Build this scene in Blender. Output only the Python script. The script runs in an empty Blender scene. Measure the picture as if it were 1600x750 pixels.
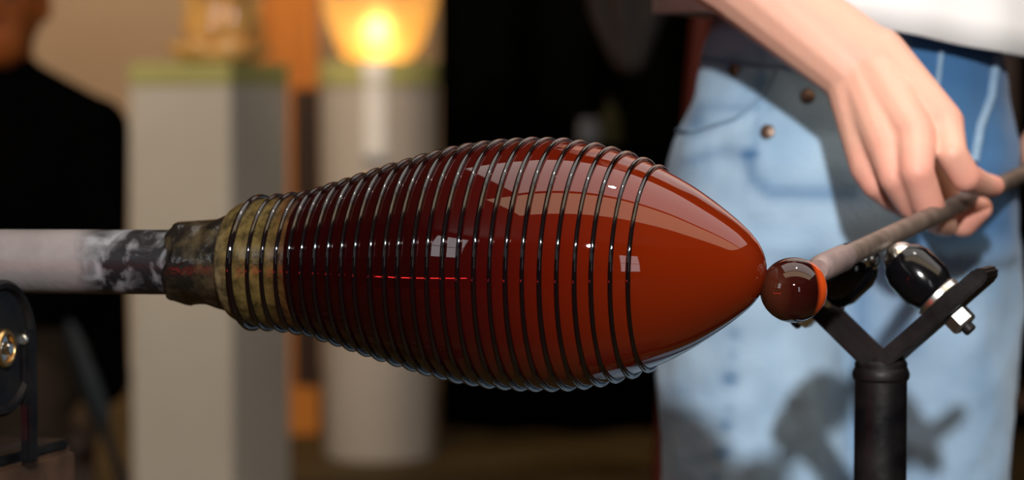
import bpy, bmesh, math, random
import numpy as np
from mathutils import Vector, Matrix
from mathutils.bvhtree import BVHTree
random.seed(7); np.random.seed(7)
scn = bpy.context.scene
col = scn.collection
R = math.radians

# ------------------------------------------------------------------ camera
FPX, HC, PITCH, CY = 3900.0, 0.907, R(3.0), -1.5
cam_d = bpy.data.cameras.new('camera'); cam = bpy.data.objects.new('camera', cam_d); col.objects.link(cam)
cam.location = (0, CY, HC); cam.rotation_euler = (R(90) - PITCH, 0, 0)
cam_d.sensor_width = 36.0; cam_d.lens = FPX * 36.0 / 1600.0; cam_d.clip_start = 0.05
cam_d.dof.use_dof = True; cam_d.dof.focus_distance = 1.45; cam_d.dof.aperture_fstop = 5.6; cam_d.dof.aperture_blades = 0
scn.camera = cam
CAM = Vector((0, CY, HC))
FWD = Vector((0, math.cos(PITCH), -math.sin(PITCH))); UPV = Vector((0, math.sin(PITCH), math.cos(PITCH)))

# ------------------------------------------------------------------ world, lamps, exposure
w = bpy.data.worlds.new('world'); scn.world = w; w.use_nodes = True
w.node_tree.nodes['Background'].inputs[0].default_value = (0.9, 0.8, 0.68, 1)
w.node_tree.nodes['Background'].inputs[1].default_value = 0.05
scn.view_settings.view_transform = 'Standard'; scn.view_settings.look = 'None'
scn.view_settings.exposure = 0.0; scn.view_settings.gamma = 1.0; scn.view_settings.use_curve_mapping = False

def lamp(name, kind, loc, target, energy, color=(1, 1, 1), size=0.1, size_y=None, spot=None, blend=0.4):
    l = bpy.data.lights.new(name, kind); l.energy = energy; l.color = color
    if kind == 'AREA':
        l.size = size
        if size_y: l.shape = 'RECTANGLE'; l.size_y = size_y
    else:
        l.shadow_soft_size = size
    if kind == 'SPOT': l.spot_size = R(spot); l.spot_blend = blend
    o = bpy.data.objects.new(name, l); col.objects.link(o); o.location = loc
    o.rotation_euler = (Vector(target) - Vector(loc)).to_track_quat('-Z', 'Y').to_euler()
    return o
# small bright work lamp in front of the bench, up to the left of the camera
lamp('work_lamp', 'SPOT', (0.06, -1.85, 1.54), (0.1, 0.4, 0.85), 240, (1.0, 0.97, 0.94), 0.042, spot=60)
# long row of ceiling panels above the bench, plus an added dim warm fill
lamp('ceiling_panel', 'AREA', (1.3, 0.25, 3.1), (1.3, 0.25, 0), 52, (1.0, 0.92, 0.86), 4.4, 1.7)
lamp('warm_fill', 'AREA', (1.1, -1.25, 3.1), (1.1, -1.25, 0), 40, (1.0, 0.78, 0.52), 4.8, 1.1)
lamp('ceiling_spot', 'SPOT', (0.5, -0.1, 2.95), (0.15, 0.25, 0.8), 40, (1.0, 0.93, 0.85), 0.04, spot=60)
# warm gallery spots for the plinths; others added to brighten wall and door
lamp('gallery_spot', 'SPOT', (-1.9, 3.3, 3.0), (-0.65, 4.6, 0.7), 200, (1.0, 0.79, 0.58), 0.08, spot=60, blend=0.6)
lamp('gallery_spot_2', 'SPOT', (-0.45, 3.4, 2.9), (-0.38, 5.0, 0.95), 95, (1.0, 0.76, 0.50), 0.06, spot=44, blend=0.6)
lamp('wall_fill', 'SPOT', (-1.2, 5.3, 2.9), (-1.1, 7.1, 1.0), 170, (1.0, 0.72, 0.46), 0.08, spot=70, blend=0.7)
lamp('door_fill', 'SPOT', (-0.75, 3.9, 2.9), (-0.66, 5.4, 1.4), 42, (1.0, 0.68, 0.28), 0.08, spot=28, blend=0.8)
lamp('head_fill', 'SPOT', (-2.4, 2.2, 1.3), (-0.9, 3.0, 1.08), 40, (1.0, 0.36, 0.08), 0.15, spot=30)  # orange spot added to warm the seated person's head, no source built there

# ------------------------------------------------------------------ helpers
def P(x, y, d):
    """world point seen at photograph pixel (x, y) at depth d metres along the view axis"""
    d = float(d); x = float(x); y = float(y)
    return CAM + d * (FWD + Vector(((x - 800) / FPX, 0, 0)) + UPV * ((375 - y) / FPX))

def link(name, me, mat, parent=None):
    o = bpy.data.objects.new(name, me); col.objects.link(o)
    if mat is not None:
        me.materials.clear(); me.materials.append(mat)
    if parent is not None: o.parent = parent
    return o

def tag(o, label, cat, group=None, kind=None):
    o['label'] = label; o['category'] = cat
    if group: o['group'] = group
    if kind: o['kind'] = kind
    return o

def empty(name, loc=(0, 0, 0)):
    o = bpy.data.objects.new(name, None); col.objects.link(o); o.location = loc
    o.empty_display_size = 0.05
    return o

def attach(child, parent):
    """parent keeping world placement (parents are only translated)"""
    child.parent = parent
    child.matrix_parent_inverse = Matrix.Translation(-Vector(parent.location))
    return child

def smooth(me, angle=None):
    me.polygons.foreach_set('use_smooth', [True] * len(me.polygons))
    if angle is not None:
        try: me.set_sharp_from_angle(angle=R(angle))
        except Exception: pass
    return me

def mesh(name, vs, fs, sm=True, angle=None):
    me = bpy.data.meshes.new(name); me.from_pydata([tuple(v) for v in vs], [], fs); me.validate(); me.update()
    bm = bmesh.new(); bm.from_mesh(me); bmesh.ops.recalc_face_normals(bm, faces=bm.faces); bm.to_mesh(me); bm.free()
    if sm: smooth(me, angle)
    return me

def frame_from(axis):
    a = Vector(axis).normalized()
    t = Vector((0, 0, 1)) if abs(a.z) < 0.9 else Vector((0, 1, 0))
    u = t.cross(a).normalized(); v = a.cross(u).normalized()
    return a, u, v

def lathe(name, origin, axis, prof, n=48, angle=30, closed=False):
    """prof: list of (s along axis, radius); closed joins the last ring to the first"""
    a, u, v = frame_from(axis); o = Vector(origin)
    vs, fs, rings = [], [], []
    for s, r in prof:
        if r < 1e-6:
            rings.append([len(vs)]); vs.append(o + a * s)
        else:
            rings.append(list(range(len(vs), len(vs) + n)))
            for k in range(n):
                t = 2 * math.pi * k / n
                vs.append(o + a * s + (u * math.cos(t) + v * math.sin(t)) * r)
    pairs = list(zip(rings[:-1], rings[1:]))
    if closed: pairs.append((rings[-1], rings[0]))
    for A, B in pairs:
        for k in range(n):
            k2 = (k + 1) % n
            if len(A) == 1 and len(B) == 1: continue
            if len(A) == 1: fs.append((A[0], B[k2], B[k]))
            elif len(B) == 1: fs.append((A[k], A[k2], B[0]))
            else: fs.append((A[k], A[k2], B[k2], B[k]))
    return mesh(name, vs, fs, True, angle)

def tube(name, pts, rad, n=12, caps=True):
    pts = [Vector(p) for p in pts]
    rs = list(rad) if isinstance(rad, (list, tuple, np.ndarray)) else [rad] * len(pts)
    vs, fs = [], []
    t0 = (pts[1] - pts[0]).normalized(); _, u, v = frame_from(t0)
    for i, p in enumerate(pts):
        t = (pts[min(i + 1, len(pts) - 1)] - pts[max(i - 1, 0)]).normalized()
        u = (u - t * u.dot(t)).normalized(); v = t.cross(u)
        for k in range(n):
            an = 2 * math.pi * k / n
            vs.append(p + (u * math.cos(an) + v * math.sin(an)) * rs[i])
    for i in range(len(pts) - 1):
        for k in range(n):
            k2 = (k + 1) % n
            fs.append((i * n + k, i * n + k2, (i + 1) * n + k2, (i + 1) * n + k))
    if caps:
        fs.append(tuple(range(n))[::-1]); fs.append(tuple(range((len(pts) - 1) * n, len(pts) * n)))
    return mesh(name, vs, fs, True, 40)

def box(name, c, size, bevel=0.0, rot=None, seg=2):
    bm = bmesh.new(); bmesh.ops.create_cube(bm, size=1.0)
    bmesh.ops.scale(bm, vec=size, verts=bm.verts)
    if bevel: bmesh.ops.bevel(bm, geom=bm.edges[:], offset=bevel, segments=seg, affect='EDGES')
    if rot is not None: bmesh.ops.transform(bm, matrix=rot.to_4x4(), verts=bm.verts)
    bmesh.ops.translate(bm, vec=c, verts=bm.verts)
    me = bpy.data.meshes.new(name); bm.to_mesh(me); bm.free()
    if bevel: smooth(me, 35)
    return me

def prism(name, outline, thick, axis_e, axis_z, origin, bevel=0.0):
    """extrude a 2D outline lying in the axis_e/axis_z plane by +-thick/2 along their normal"""
    e, z = Vector(axis_e).normalized(), Vector(axis_z).normalized(); nrm = e.cross(z); o = Vector(origin)
    bm = bmesh.new()
    f = bm.faces.new([bm.verts.new(o + e * a + z * b - nrm * thick / 2) for a, b in outline])
    g = bmesh.ops.extrude_face_region(bm, geom=[f])
    bmesh.ops.translate(bm, vec=nrm * thick, verts=[x for x in g['geom'] if isinstance(x, bmesh.types.BMVert)])
    bmesh.ops.recalc_face_normals(bm, faces=bm.faces)
    if bevel: bmesh.ops.bevel(bm, geom=bm.edges[:], offset=bevel, segments=2, affect='EDGES')
    me = bpy.data.meshes.new(name); bm.to_mesh(me); bm.free()
    return smooth(me, 35)

def capsules(segs, n=14):
    """closed tapered capsules [(p0, r0, p1, r1)] -> verts, faces"""
    vs, fs = [], []
    for p0, r0, p1, r1 in segs:
        p0, p1 = Vector(p0), Vector(p1)
        ax = p1 - p0; L = ax.length
        if L < 1e-6: ax = Vector((0, 0, 1)); L = 1e-6
        a, u, v = frame_from(ax); base = len(vs); rings = []
        for k in range(0, 5):
            th = math.pi / 2 * (1 - k / 4.0); rings.append((-r0 * math.sin(th), max(r0 * math.cos(th), 1e-5)))
        for k in range(0, 5):
            th = math.pi / 2 * k / 4.0; rings.append((L + r1 * math.sin(th), max(r1 * math.cos(th), 1e-5)))
        for s, r in rings:
            for k in range(n):
                t = 2 * math.pi * k / n
                vs.append(p0 + a * s + (u * math.cos(t) + v * math.sin(t)) * r)
        m = len(rings)
        for i in range(m - 1):
            for k in range(n):
                k2 = (k + 1) % n
                fs.append((base + i * n + k, base + i * n + k2, base + (i + 1) * n + k2, base + (i + 1) * n + k))
        fs.append(tuple(base + k for k in range(n))[::-1]); fs.append(tuple(base + (m - 1) * n + k for k in range(n)))
    return vs, fs

def ellipsoid(c, rx, ry, rz, rot=None, n=20, m=12):
    vs, fs = [], []
    for i in range(m + 1):
        th = math.pi * i / m
        for k in range(n):
            ph = 2 * math.pi * k / n
            q = Vector((rx * max(math.sin(th), 1e-4) * math.cos(ph), ry * max(math.sin(th), 1e-4) * math.sin(ph), rz * math.cos(th)))
            if rot is not None: q = rot @ q
            vs.append(Vector(c) + q)
    for i in range(m):
        for k in range(n):
            k2 = (k + 1) % n
            fs.append((i * n + k, (i + 1) * n + k, (i + 1) * n + k2, i * n + k2))
    fs.append(tuple(range(n))); fs.append(tuple(m * n + k for k in range(n))[::-1])
    return vs, fs

def merge(*vfs):
    V, F = [], []
    for vs, fs in vfs:
        b = len(V); V += vs; F += [tuple(i + b for i in f) for f in fs]
    return V, F

def organic(name, vf, voxel, smooth_it=6, factor=0.5, displace=None):
    """fuse overlapping closed pieces into ONE continuous surface"""
    me = bpy.data.meshes.new(name + '_raw'); me.from_pydata([tuple(v) for v in vf[0]], [], vf[1]); me.update()
    bm = bmesh.new(); bm.from_mesh(me); bm.to_mesh(me); bm.free()
    o = bpy.data.objects.new('tmp', me); col.objects.link(o)
    m = o.modifiers.new('r', 'REMESH'); m.mode = 'VOXEL'; m.voxel_size = voxel
    m = o.modifiers.new('s', 'SMOOTH'); m.iterations = smooth_it; m.factor = factor
    if displace:
        for st, sz in displace:
            tx = bpy.data.textures.new(name + '_tex', 'CLOUDS'); tx.noise_scale = sz; tx.noise_depth = 2
            d = o.modifiers.new('d', 'DISPLACE'); d.texture = tx; d.strength = st; d.mid_level = 0.5; d.texture_coords = 'LOCAL'
    dg = bpy.context.evaluated_depsgraph_get(); ev = o.evaluated_get(dg)
    out = bpy.data.meshes.new_from_object(ev); out.name = name
    bpy.data.objects.remove(o); bpy.data.meshes.remove(me)
    return smooth(out)

def join_meshes(name, mes):
    bm = bmesh.new()
    for m in mes: bm.from_mesh(m)
    out = bpy.data.meshes.new(name); bm.to_mesh(out); bm.free()
    return smooth(out)

# ------------------------------------------------------------------ materials
def mat(name, color, rough=0.5, metal=0.0, c2=None, nscale=8.0, nlo=0.35, nhi=0.65, bump=0.0, bscale=60.0,
        ior=1.45, spec=None, trans=0.0, sss=0.0, coat=0.0, emit=None, estr=0.0, rough2=None, detail=6.0, stretch=None, sheen=0.0):
    m = bpy.data.materials.new(name); m.use_nodes = True; nt = m.node_tree; b = nt.nodes['Principled BSDF']
    b.inputs['Base Color'].default_value = (*color, 1); b.inputs['Roughness'].default_value = rough
    b.inputs['Metallic'].default_value = metal; b.inputs['IOR'].default_value = ior
    if spec is not None: b.inputs['Specular IOR Level'].default_value = spec
    b.inputs['Transmission Weight'].default_value = trans
    if sss:
        b.inputs['Subsurface Weight'].default_value = sss; b.inputs['Subsurface Radius'].default_value = (0.012, 0.005, 0.003); b.inputs['Subsurface Scale'].default_value = 1.0
    b.inputs['Coat Weight'].default_value = coat
    if coat: b.inputs['Coat Roughness'].default_value = 0.03
    if sheen: b.inputs['Sheen Weight'].default_value = sheen
    if emit: b.inputs['Emission Color'].default_value = (*emit, 1); b.inputs['Emission Strength'].default_value = estr
    tc = nt.nodes.new('ShaderNodeTexCoord'); mp = nt.nodes.new('ShaderNodeMapping'); nt.links.new(tc.outputs['Object'], mp.inputs[0])
    if stretch: mp.inputs['Scale'].default_value = stretch
    if c2 is not None:
        nz = nt.nodes.new('ShaderNodeTexNoise'); nz.inputs['Scale'].default_value = nscale; nz.inputs['Detail'].default_value = detail
        nt.links.new(mp.outputs[0], nz.inputs['Vector'])
        rp = nt.nodes.new('ShaderNodeValToRGB'); rp.color_ramp.elements[0].position = nlo; rp.color_ramp.elements[1].position = nhi
        rp.color_ramp.elements[0].color = (*color, 1); rp.color_ramp.elements[1].color = (*c2, 1)
        nt.links.new(nz.outputs['Fac'], rp.inputs[0]); nt.links.new(rp.outputs[0], b.inputs['Base Color'])
        if rough2 is not None:
            mr = nt.nodes.new('ShaderNodeMapRange'); mr.inputs[1].default_value = nlo; mr.inputs[2].default_value = nhi
            mr.inputs[3].default_value = rough; mr.inputs[4].default_value = rough2
            nt.links.new(nz.outputs['Fac'], mr.inputs[0]); nt.links.new(mr.outputs[0], b.inputs['Roughness'])
    if bump:
        n2 = nt.nodes.new('ShaderNodeTexNoise'); n2.inputs['Scale'].default_value = bscale; n2.inputs['Detail'].default_value = 5
        nt.links.new(mp.outputs[0], n2.inputs['Vector'])
        bp = nt.nodes.new('ShaderNodeBump'); bp.inputs['Strength'].default_value = bump; bp.inputs['Distance'].default_value = 0.004
        nt.links.new(n2.outputs['Fac'], bp.inputs['Height']); nt.links.new(bp.outputs[0], b.inputs['Normal'])
    return m

def axis_ramp(m, stops, socket='Base Color', scalar=False, noise=0.0, nscale=40.0, coord='Generated', comp='X'):
    """drive a socket by the position along one generated axis of the object itself"""
    nt = m.node_tree; b = nt.nodes['Principled BSDF']
    tc = nt.nodes.new('ShaderNodeTexCoord'); sp = nt.nodes.new('ShaderNodeSeparateXYZ'); nt.links.new(tc.outputs[coord], sp.inputs[0])
    src = sp.outputs[comp]
    if noise:
        nz = nt.nodes.new('ShaderNodeTexNoise'); nz.inputs['Scale'].default_value = nscale; nz.inputs['Detail'].default_value = 6
        nt.links.new(tc.outputs['Object'], nz.inputs['Vector'])
        ma = nt.nodes.new('ShaderNodeMath'); ma.operation = 'MULTIPLY_ADD'; ma.inputs[1].default_value = noise; nt.links.new(nz.outputs['Fac'], ma.inputs[0])
        nt.links.new(src, ma.inputs[2])
        mb = nt.nodes.new('ShaderNodeMath'); mb.operation = 'SUBTRACT'; mb.inputs[1].default_value = noise * 0.5; nt.links.new(ma.outputs[0], mb.inputs[0])
        src = mb.outputs[0]
    rp = nt.nodes.new('ShaderNodeValToRGB'); cr = rp.color_ramp
    while len(cr.elements) < len(stops): cr.elements.new(0.5)
    for e, (p, c) in zip(cr.elements, stops):
        e.position = p; e.color = (c, c, c, 1) if scalar else (*c, 1)
    nt.links.new(src, rp.inputs[0]); nt.links.new(rp.outputs[0], b.inputs[socket])
    return rp

M = {}
M['floor'] = mat('floor_concrete', (0.062, 0.038, 0.006), 0.7, c2=(0.04, 0.024, 0.004), nscale=2.5, bump=0.2)
M['tan_wall'] = mat('tan_plaster', (0.52, 0.40, 0.28), 0.8, c2=(0.47, 0.35, 0.24), nscale=1.5, bump=0.15)
M['cream'] = mat('cream_ceiling', (0.72, 0.66, 0.58), 0.8, c2=(0.66, 0.6, 0.52), nscale=2)
M['dark_wall'] = mat('dark_plaster', (0.07, 0.05, 0.035), 0.8, c2=(0.05, 0.036, 0.026), nscale=2)
M['trim'] = mat('pale_trim', (0.75, 0.66, 0.42), 0.5, c2=(0.7, 0.6, 0.38), nscale=3)
M['curtain'] = mat('black_cloth', (0.0015, 0.002, 0.0018), 0.9, c2=(0.001, 0.0013, 0.0012), nscale=30, spec=0.02)
M['white_paint'] = mat('white_plinth_paint', (0.55, 0.51, 0.44), 0.6, c2=(0.50, 0.465, 0.40), nscale=3, bump=0.05)
M['white_gloss'] = mat('white_plinth_gloss', (0.50, 0.45, 0.40), 0.3, c2=(0.47, 0.42, 0.37), nscale=3)
M['lime'] = mat('lime_acrylic', (0.46, 0.44, 0.17), 0.35, c2=(0.42, 0.40, 0.15), nscale=4)
M['wood_amber'] = mat('amber_wood', (0.50, 0.17, 0.012), 0.6, c2=(0.38, 0.12, 0.008), nscale=3, stretch=(6, 6, 0.5))
M['wood_dark'] = mat('dark_wood', (0.03, 0.010, 0.002), 0.7, c2=(0.018, 0.006, 0.0015), nscale=3, stretch=(6, 6, 0.5))
M['wood_bench'] = mat('bench_wood', (0.06, 0.03, 0.016), 0.5, c2=(0.03, 0.015, 0.008), nscale=6, stretch=(1, 8, 8), bump=0.2)
M['black_steel'] = mat('black_painted_steel', (0.002, 0.002, 0.003), 0.34, c2=(0.008, 0.007, 0.007), nscale=40, bump=0.12, bscale=90, rough2=0.5, spec=0.25)
M['black_rubber'] = mat('black_cup', (0.002, 0.0022, 0.003), 0.14, c2=(0.003, 0.003, 0.004), nscale=30)
M['steel'] = mat('bright_steel', (0.72, 0.72, 0.7), 0.18, 1.0, c2=(0.6, 0.6, 0.58), nscale=30)
M['zinc'] = mat('zinc_nut', (0.78, 0.8, 0.78), 0.3, 1.0, c2=(0.65, 0.67, 0.66), nscale=60)
M['brass'] = mat('worn_brass', (0.5, 0.33, 0.14), 0.35, 1.0, c2=(0.28, 0.17, 0.07), nscale=50)
M['rod'] = mat('rod_steel', (0.20, 0.155, 0.13), 0.45, 0.5, c2=(0.12, 0.09, 0.075), nscale=60, bump=0.1, bscale=150)
M['rod_tip'] = mat('rod_tip_scale', (0.24, 0.18, 0.17), 0.55, 0.2, c2=(0.17, 0.13, 0.13), nscale=50, bump=0.2, bscale=150)
M['skin'] = mat('skin', (0.62, 0.365, 0.27), 0.5, c2=(0.65, 0.345, 0.26), nscale=14, sss=0.15, bump=0.08, bscale=220)
M['skin_orange_lit'] = mat('skin_orange_lit', (0.30, 0.075, 0.008), 0.7, c2=(0.20, 0.05, 0.006), nscale=14)  # orange light on the head is mixed into this skin colour
M['hair'] = mat('dark_hair', (0.03, 0.018, 0.01), 0.5, c2=(0.05, 0.03, 0.015), nscale=60, stretch=(1, 1, 0.1))
M['shirt'] = mat('white_cotton', (0.74, 0.745, 0.75), 0.85, c2=(0.71, 0.715, 0.72), nscale=20, bump=0.1, bscale=400, sheen=0.2)
M['black_shirt'] = mat('black_cotton', (0.001, 0.001, 0.001), 0.95, c2=(0.0014, 0.0014, 0.0014), nscale=20, spec=0.02)
M['brown_trousers'] = mat('brown_trousers', (0.03, 0.02, 0.012), 0.85, c2=(0.02, 0.013, 0.008), nscale=20, spec=0.2)
M['grey_cloth'] = mat('grey_cloth', (0.06, 0.06, 0.062), 0.9, c2=(0.045, 0.045, 0.048), nscale=12)
M['red_paint'] = mat('orange_red_paint', (0.10, 0.010, 0.002), 0.6, c2=(0.08, 0.008, 0.002), nscale=10)
M['thread_blue'] = mat('seam_indigo', (0.13, 0.22, 0.35), 0.9, c2=(0.17, 0.27, 0.41), nscale=120)
M['thread_pale'] = mat('seam_faded', (0.22, 0.33, 0.46), 0.9, c2=(0.19, 0.30, 0.43), nscale=120)
M['copper'] = mat('copper_rivet', (0.22, 0.15, 0.11), 0.45, 0.8, c2=(0.16, 0.10, 0.08), nscale=200)
M['boot'] = mat('brown_leather', (0.06, 0.035, 0.02), 0.5, c2=(0.045, 0.025, 0.015), nscale=20)
# denim: faded light blue with indigo patches and a twill weave
M['denim'] = mat('denim', (0.36, 0.51, 0.66), 0.9, c2=(0.22, 0.37, 0.55), nscale=16, nlo=0.40, nhi=0.85, bump=0.3, bscale=500, sheen=0.15)
# blowpipe: grey scaled steel, soot-blackened and ash-smeared towards the glass end
M['pipe'] = mat('blowpipe_steel', (0.4, 0.36, 0.36), 0.42, 0.15, bump=0.12, bscale=180)
M['collar'] = mat('sooty_glass_collar', (0.008, 0.007, 0.006), 0.16, c2=(0.07, 0.052, 0.025), nscale=55, nlo=0.48, nhi=0.82, bump=0.9, bscale=45, rough2=0.5)
M['neck'] = mat('amber_neck_glass', (0.3, 0.22, 0.08), 0.24, ior=1.5, trans=0.2, coat=0.0, bump=0.15, bscale=120)
M['bulb'] = mat('ruby_glass', (0.3, 0.05, 0.01), 0.015, ior=1.52)
M['thread'] = mat('black_glass_thread', (0.003, 0.0015, 0.002), 0.05, ior=1.58, c2=(0.004, 0.002, 0.002), nscale=20)
M['gather'] = mat('ruby_gather', (0.25, 0.03, 0.01), 0.02, ior=1.52, trans=0.35)
M['amber_glass'] = mat('amber_art_glass', (0.95, 0.62, 0.26), 0.12, ior=1.5, c2=(0.72, 0.36, 0.06), nscale=9, trans=0.2, coat=0.5)
M['gold_bowl'] = mat('gold_bowl_glass', (0.90, 0.72, 0.40), 0.9, ior=1.25, c2=(0.84, 0.62, 0.28), nscale=7, trans=0.6)
M['bulb_glow'] = mat('lamp_glow', (1, 0.8, 0.45), 0.4, emit=(1.0, 0.84, 0.5), estr=5, c2=(1, 0.78, 0.4), nscale=5)

# pipe colour along its length
def pipe_material():
    m = M['pipe']; nt = m.node_tree; b = nt.nodes['Principled BSDF']
    tc = nt.nodes.new('ShaderNodeTexCoord'); sp = nt.nodes.new('ShaderNodeSeparateXYZ'); nt.links.new(tc.outputs['Object'], sp.inputs[0])
    n1 = nt.nodes.new('ShaderNodeTexNoise'); n1.inputs['Scale'].default_value = 55; n1.inputs['Detail'].default_value = 7; n1.inputs['Distortion'].default_value = 0.8
    nt.links.new(tc.outputs['Object'], n1.inputs['Vector'])
    r1 = nt.nodes.new('ShaderNodeValToRGB'); e = r1.color_ramp.elements
    e[0].position = 0.45; e[0].color = (0.008, 0.008, 0.01, 1); e[1].position = 0.66; e[1].color = (0.20, 0.205, 0.225, 1)
    nt.links.new(n1.outputs['Fac'], r1.inputs[0])
    n2 = nt.nodes.new('ShaderNodeTexNoise'); n2.inputs['Scale'].default_value = 25; n2.inputs['Detail'].default_value = 6
    nt.links.new(tc.outputs['Object'], n2.inputs['Vector'])
    r2 = nt.nodes.new('ShaderNodeValToRGB'); e = r2.color_ramp.elements
    e[0].position = 0.3; e[0].color = (0.145, 0.130, 0.130, 1); e[1].position = 0.75; e[1].color = (0.215, 0.195, 0.197, 1)
    nt.links.new(n2.outputs['Fac'], r2.inputs[0])
    # soot begins about 5 cm before the glass, with a ragged edge
    ma = nt.nodes.new('ShaderNodeMath'); ma.operation = 'MULTIPLY_ADD'; ma.inputs[1].default_value = 0.035
    nt.links.new(n1.outputs['Fac'], ma.inputs[0]); nt.links.new(sp.outputs['X'], ma.inputs[2])
    mr = nt.nodes.new('ShaderNodeMapRange'); mr.inputs[1].default_value = SOOT_X + 0.004; mr.inputs[2].default_value = SOOT_X + 0.022
    nt.links.new(ma.outputs[0], mr.inputs[0])
    mx = nt.nodes.new('ShaderNodeMix'); mx.data_type = 'RGBA'
    nt.links.new(mr.outputs[0], mx.inputs['Factor']); nt.links.new(r2.outputs[0], mx.inputs['A']); nt.links.new(r1.outputs[0], mx.inputs['B'])
    nt.links.new(mx.outputs['Result'], b.inputs['Base Color'])

# ------------------------------------------------------------------ room
def struct(name, me, m):
    o = link(name, me, m); o['kind'] = 'structure'; return o
XL, XR, YF, YB, ZC = -3.6, 3.6, -5.2, 7.2, 3.2
struct('floor', box('floor', (0, 1, -0.05), (XR - XL, YB - YF, 0.1)), M['floor'])
struct('ceiling', box('ceiling', (0, 1, ZC + 0.05), (XR - XL, YB - YF, 0.1)), M['cream'])
struct('wall_back', box('wall_back', (0, YB + 0.05, ZC / 2), (XR - XL, 0.1, ZC)), M['tan_wall'])
struct('wall_front', box('wall_front', (0, YF - 0.05, ZC / 2), (XR - XL, 0.1, ZC)), M['dark_wall'])
struct('wall_left', box('wall_left', (XL - 0.05, 1, ZC / 2), (0.1, YB - YF, ZC)), M['dark_wall'])
struct('wall_right', box('wall_right', (XR + 0.05, 1, ZC / 2), (0.1, YB - YF, ZC)), M['dark_wall'])

M['daylight'] = mat('daylight_pane', (0.9, 0.9, 0.9), 0.3, emit=(0.95, 0.97, 1.0), estr=3.0, c2=(0.85, 0.87, 0.9), nscale=3)
for name, c, sz in (('window_1', (XL + 0.01, -2.9, 2.2), (0.02, 1.1, 1.4)), ('window_2', (1.5, YF + 0.01, 1.35), (0.65, 0.02, 1.5))):
    wo = struct(name, box('pane', c, sz), M['daylight'])
    hx, hy = sz[0] / 2, sz[1] / 2; thin_x = sz[0] < 0.1
    for dz, kind_ in ((sz[2] / 2 + .03, 'h'), (-sz[2] / 2 - .03, 'h'), (0, 'h'), (1, 'v'), (-1, 'v')):
        if kind_ == 'h':
            me_ = box('frame', (c[0], c[1], c[2] + dz), (0.06 if thin_x else sz[0] + .12, sz[1] + .12 if thin_x else 0.06, .06 if dz else .03), .004)
        else:
            me_ = box('frame', (c[0] + (0 if thin_x else dz * (hx + .03)), c[1] + (dz * (hy + .03) if thin_x else 0), c[2]), (.06, .06, sz[2]), .004)
        link('window_frame', me_, M['wood_dark'], wo)

# ------------------------------------------------------------------ blowpipe with the ruby glass bulb
TH = R(17.5)
AX = Vector((math.cos(TH), -math.sin(TH), 0)); NR = Vector((-math.sin(TH), -math.cos(TH), 0)); UP = Vector((0, 0, 1))
A0 = P(780, 412, (1.5) / math.cos(PITCH))
cy_x = [-2600, 0, 410, 860, 1000, 1080, 1150, 1200]
cy_y = [396, 408, 410.5, 413, 416, 418.5, 421, 424]
def axis_point(px):
    """point of the bulb axis whose image column is px"""
    rx, ry = (px - 800) / FPX, 1.0
    # CAM.xy + t*(rx, ~cos) = A0.xy + s*AX.xy
    fy = math.cos(PITCH) + math.sin(PITCH) * (375 - 412) / FPX
    m = np.array([[AX.x, -rx], [AX.y, -fy]]); b = np.array([CAM.x - A0.x, CAM.y - A0.y])
    s, t = map(float, np.linalg.solve(m, b))
    py = float(np.interp(px, cy_x, cy_y))
    q = P(px, py, t)
    return s, t, q.z
def station(px, rpx):
    s, t, z = axis_point(px); return s, rpx * t / FPX, z
tabs = [station(x, r) for x, r in zip(np.linspace(-900, 1200, 211), [0] * 211)]
S_of = [a for a, _, _ in tabs]; Z_of = [c for _, _, c in tabs]
zc = lambda s: float(np.interp(s, S_of, Z_of))
def ring_lathe(name, prof, n=96, closed=False):
    vs, fs, rings = [], [], []
    for s, r in prof:
        c = Vector((A0.x, A0.y, 0)) + AX * s; c.z = zc(s)
        if r < 1e-6: rings.append([len(vs)]); vs.append(c)
        else:
            rings.append(list(range(len(vs), len(vs) + n)))
            for k in range(n):
                t = 2 * math.pi * k / n; vs.append(c + (NR * math.cos(t) + UP * math.sin(t)) * r)
    pairs = list(zip(rings[:-1], rings[1:]))
    if closed: pairs.append((rings[-1], rings[0]))
    for A, B in pairs:
        for k in range(n):
            k2 = (k + 1) % n
            if len(A) == 1: fs.append((A[0], B[k2], B[k]))
            elif len(B) == 1: fs.append((A[k], A[k2], B[0]))
            else: fs.append((A[k], A[k2], B[k2], B[k]))
    return mesh(name, vs, fs, True, 50)

def catmull(xs, ys, n):
    """smooth monotone-ish resampling of a profile through the given points"""
    xs, ys = np.array(xs, float), np.array(ys, float); out = []
    t = np.r_[0, np.cumsum(np.hypot(np.diff(xs), np.diff(ys)) ** 0.5)]
    T = np.linspace(0, t[-1], n)
    def cs(v):
        d = np.gradient(v, t); r = []
        for q in T:
            i = min(max(np.searchsorted(t, q) - 1, 0), len(t) - 2); h = t[i + 1] - t[i]; u = (q - t[i]) / h
            r.append((2*u**3-3*u**2+1)*v[i] + (u**3-2*u**2+u)*h*d[i] + (-2*u**3+3*u**2)*v[i+1] + (u**3-u**2)*h*d[i+1])
        return np.array(r)
    return list(zip(cs(xs), cs(ys)))

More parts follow.
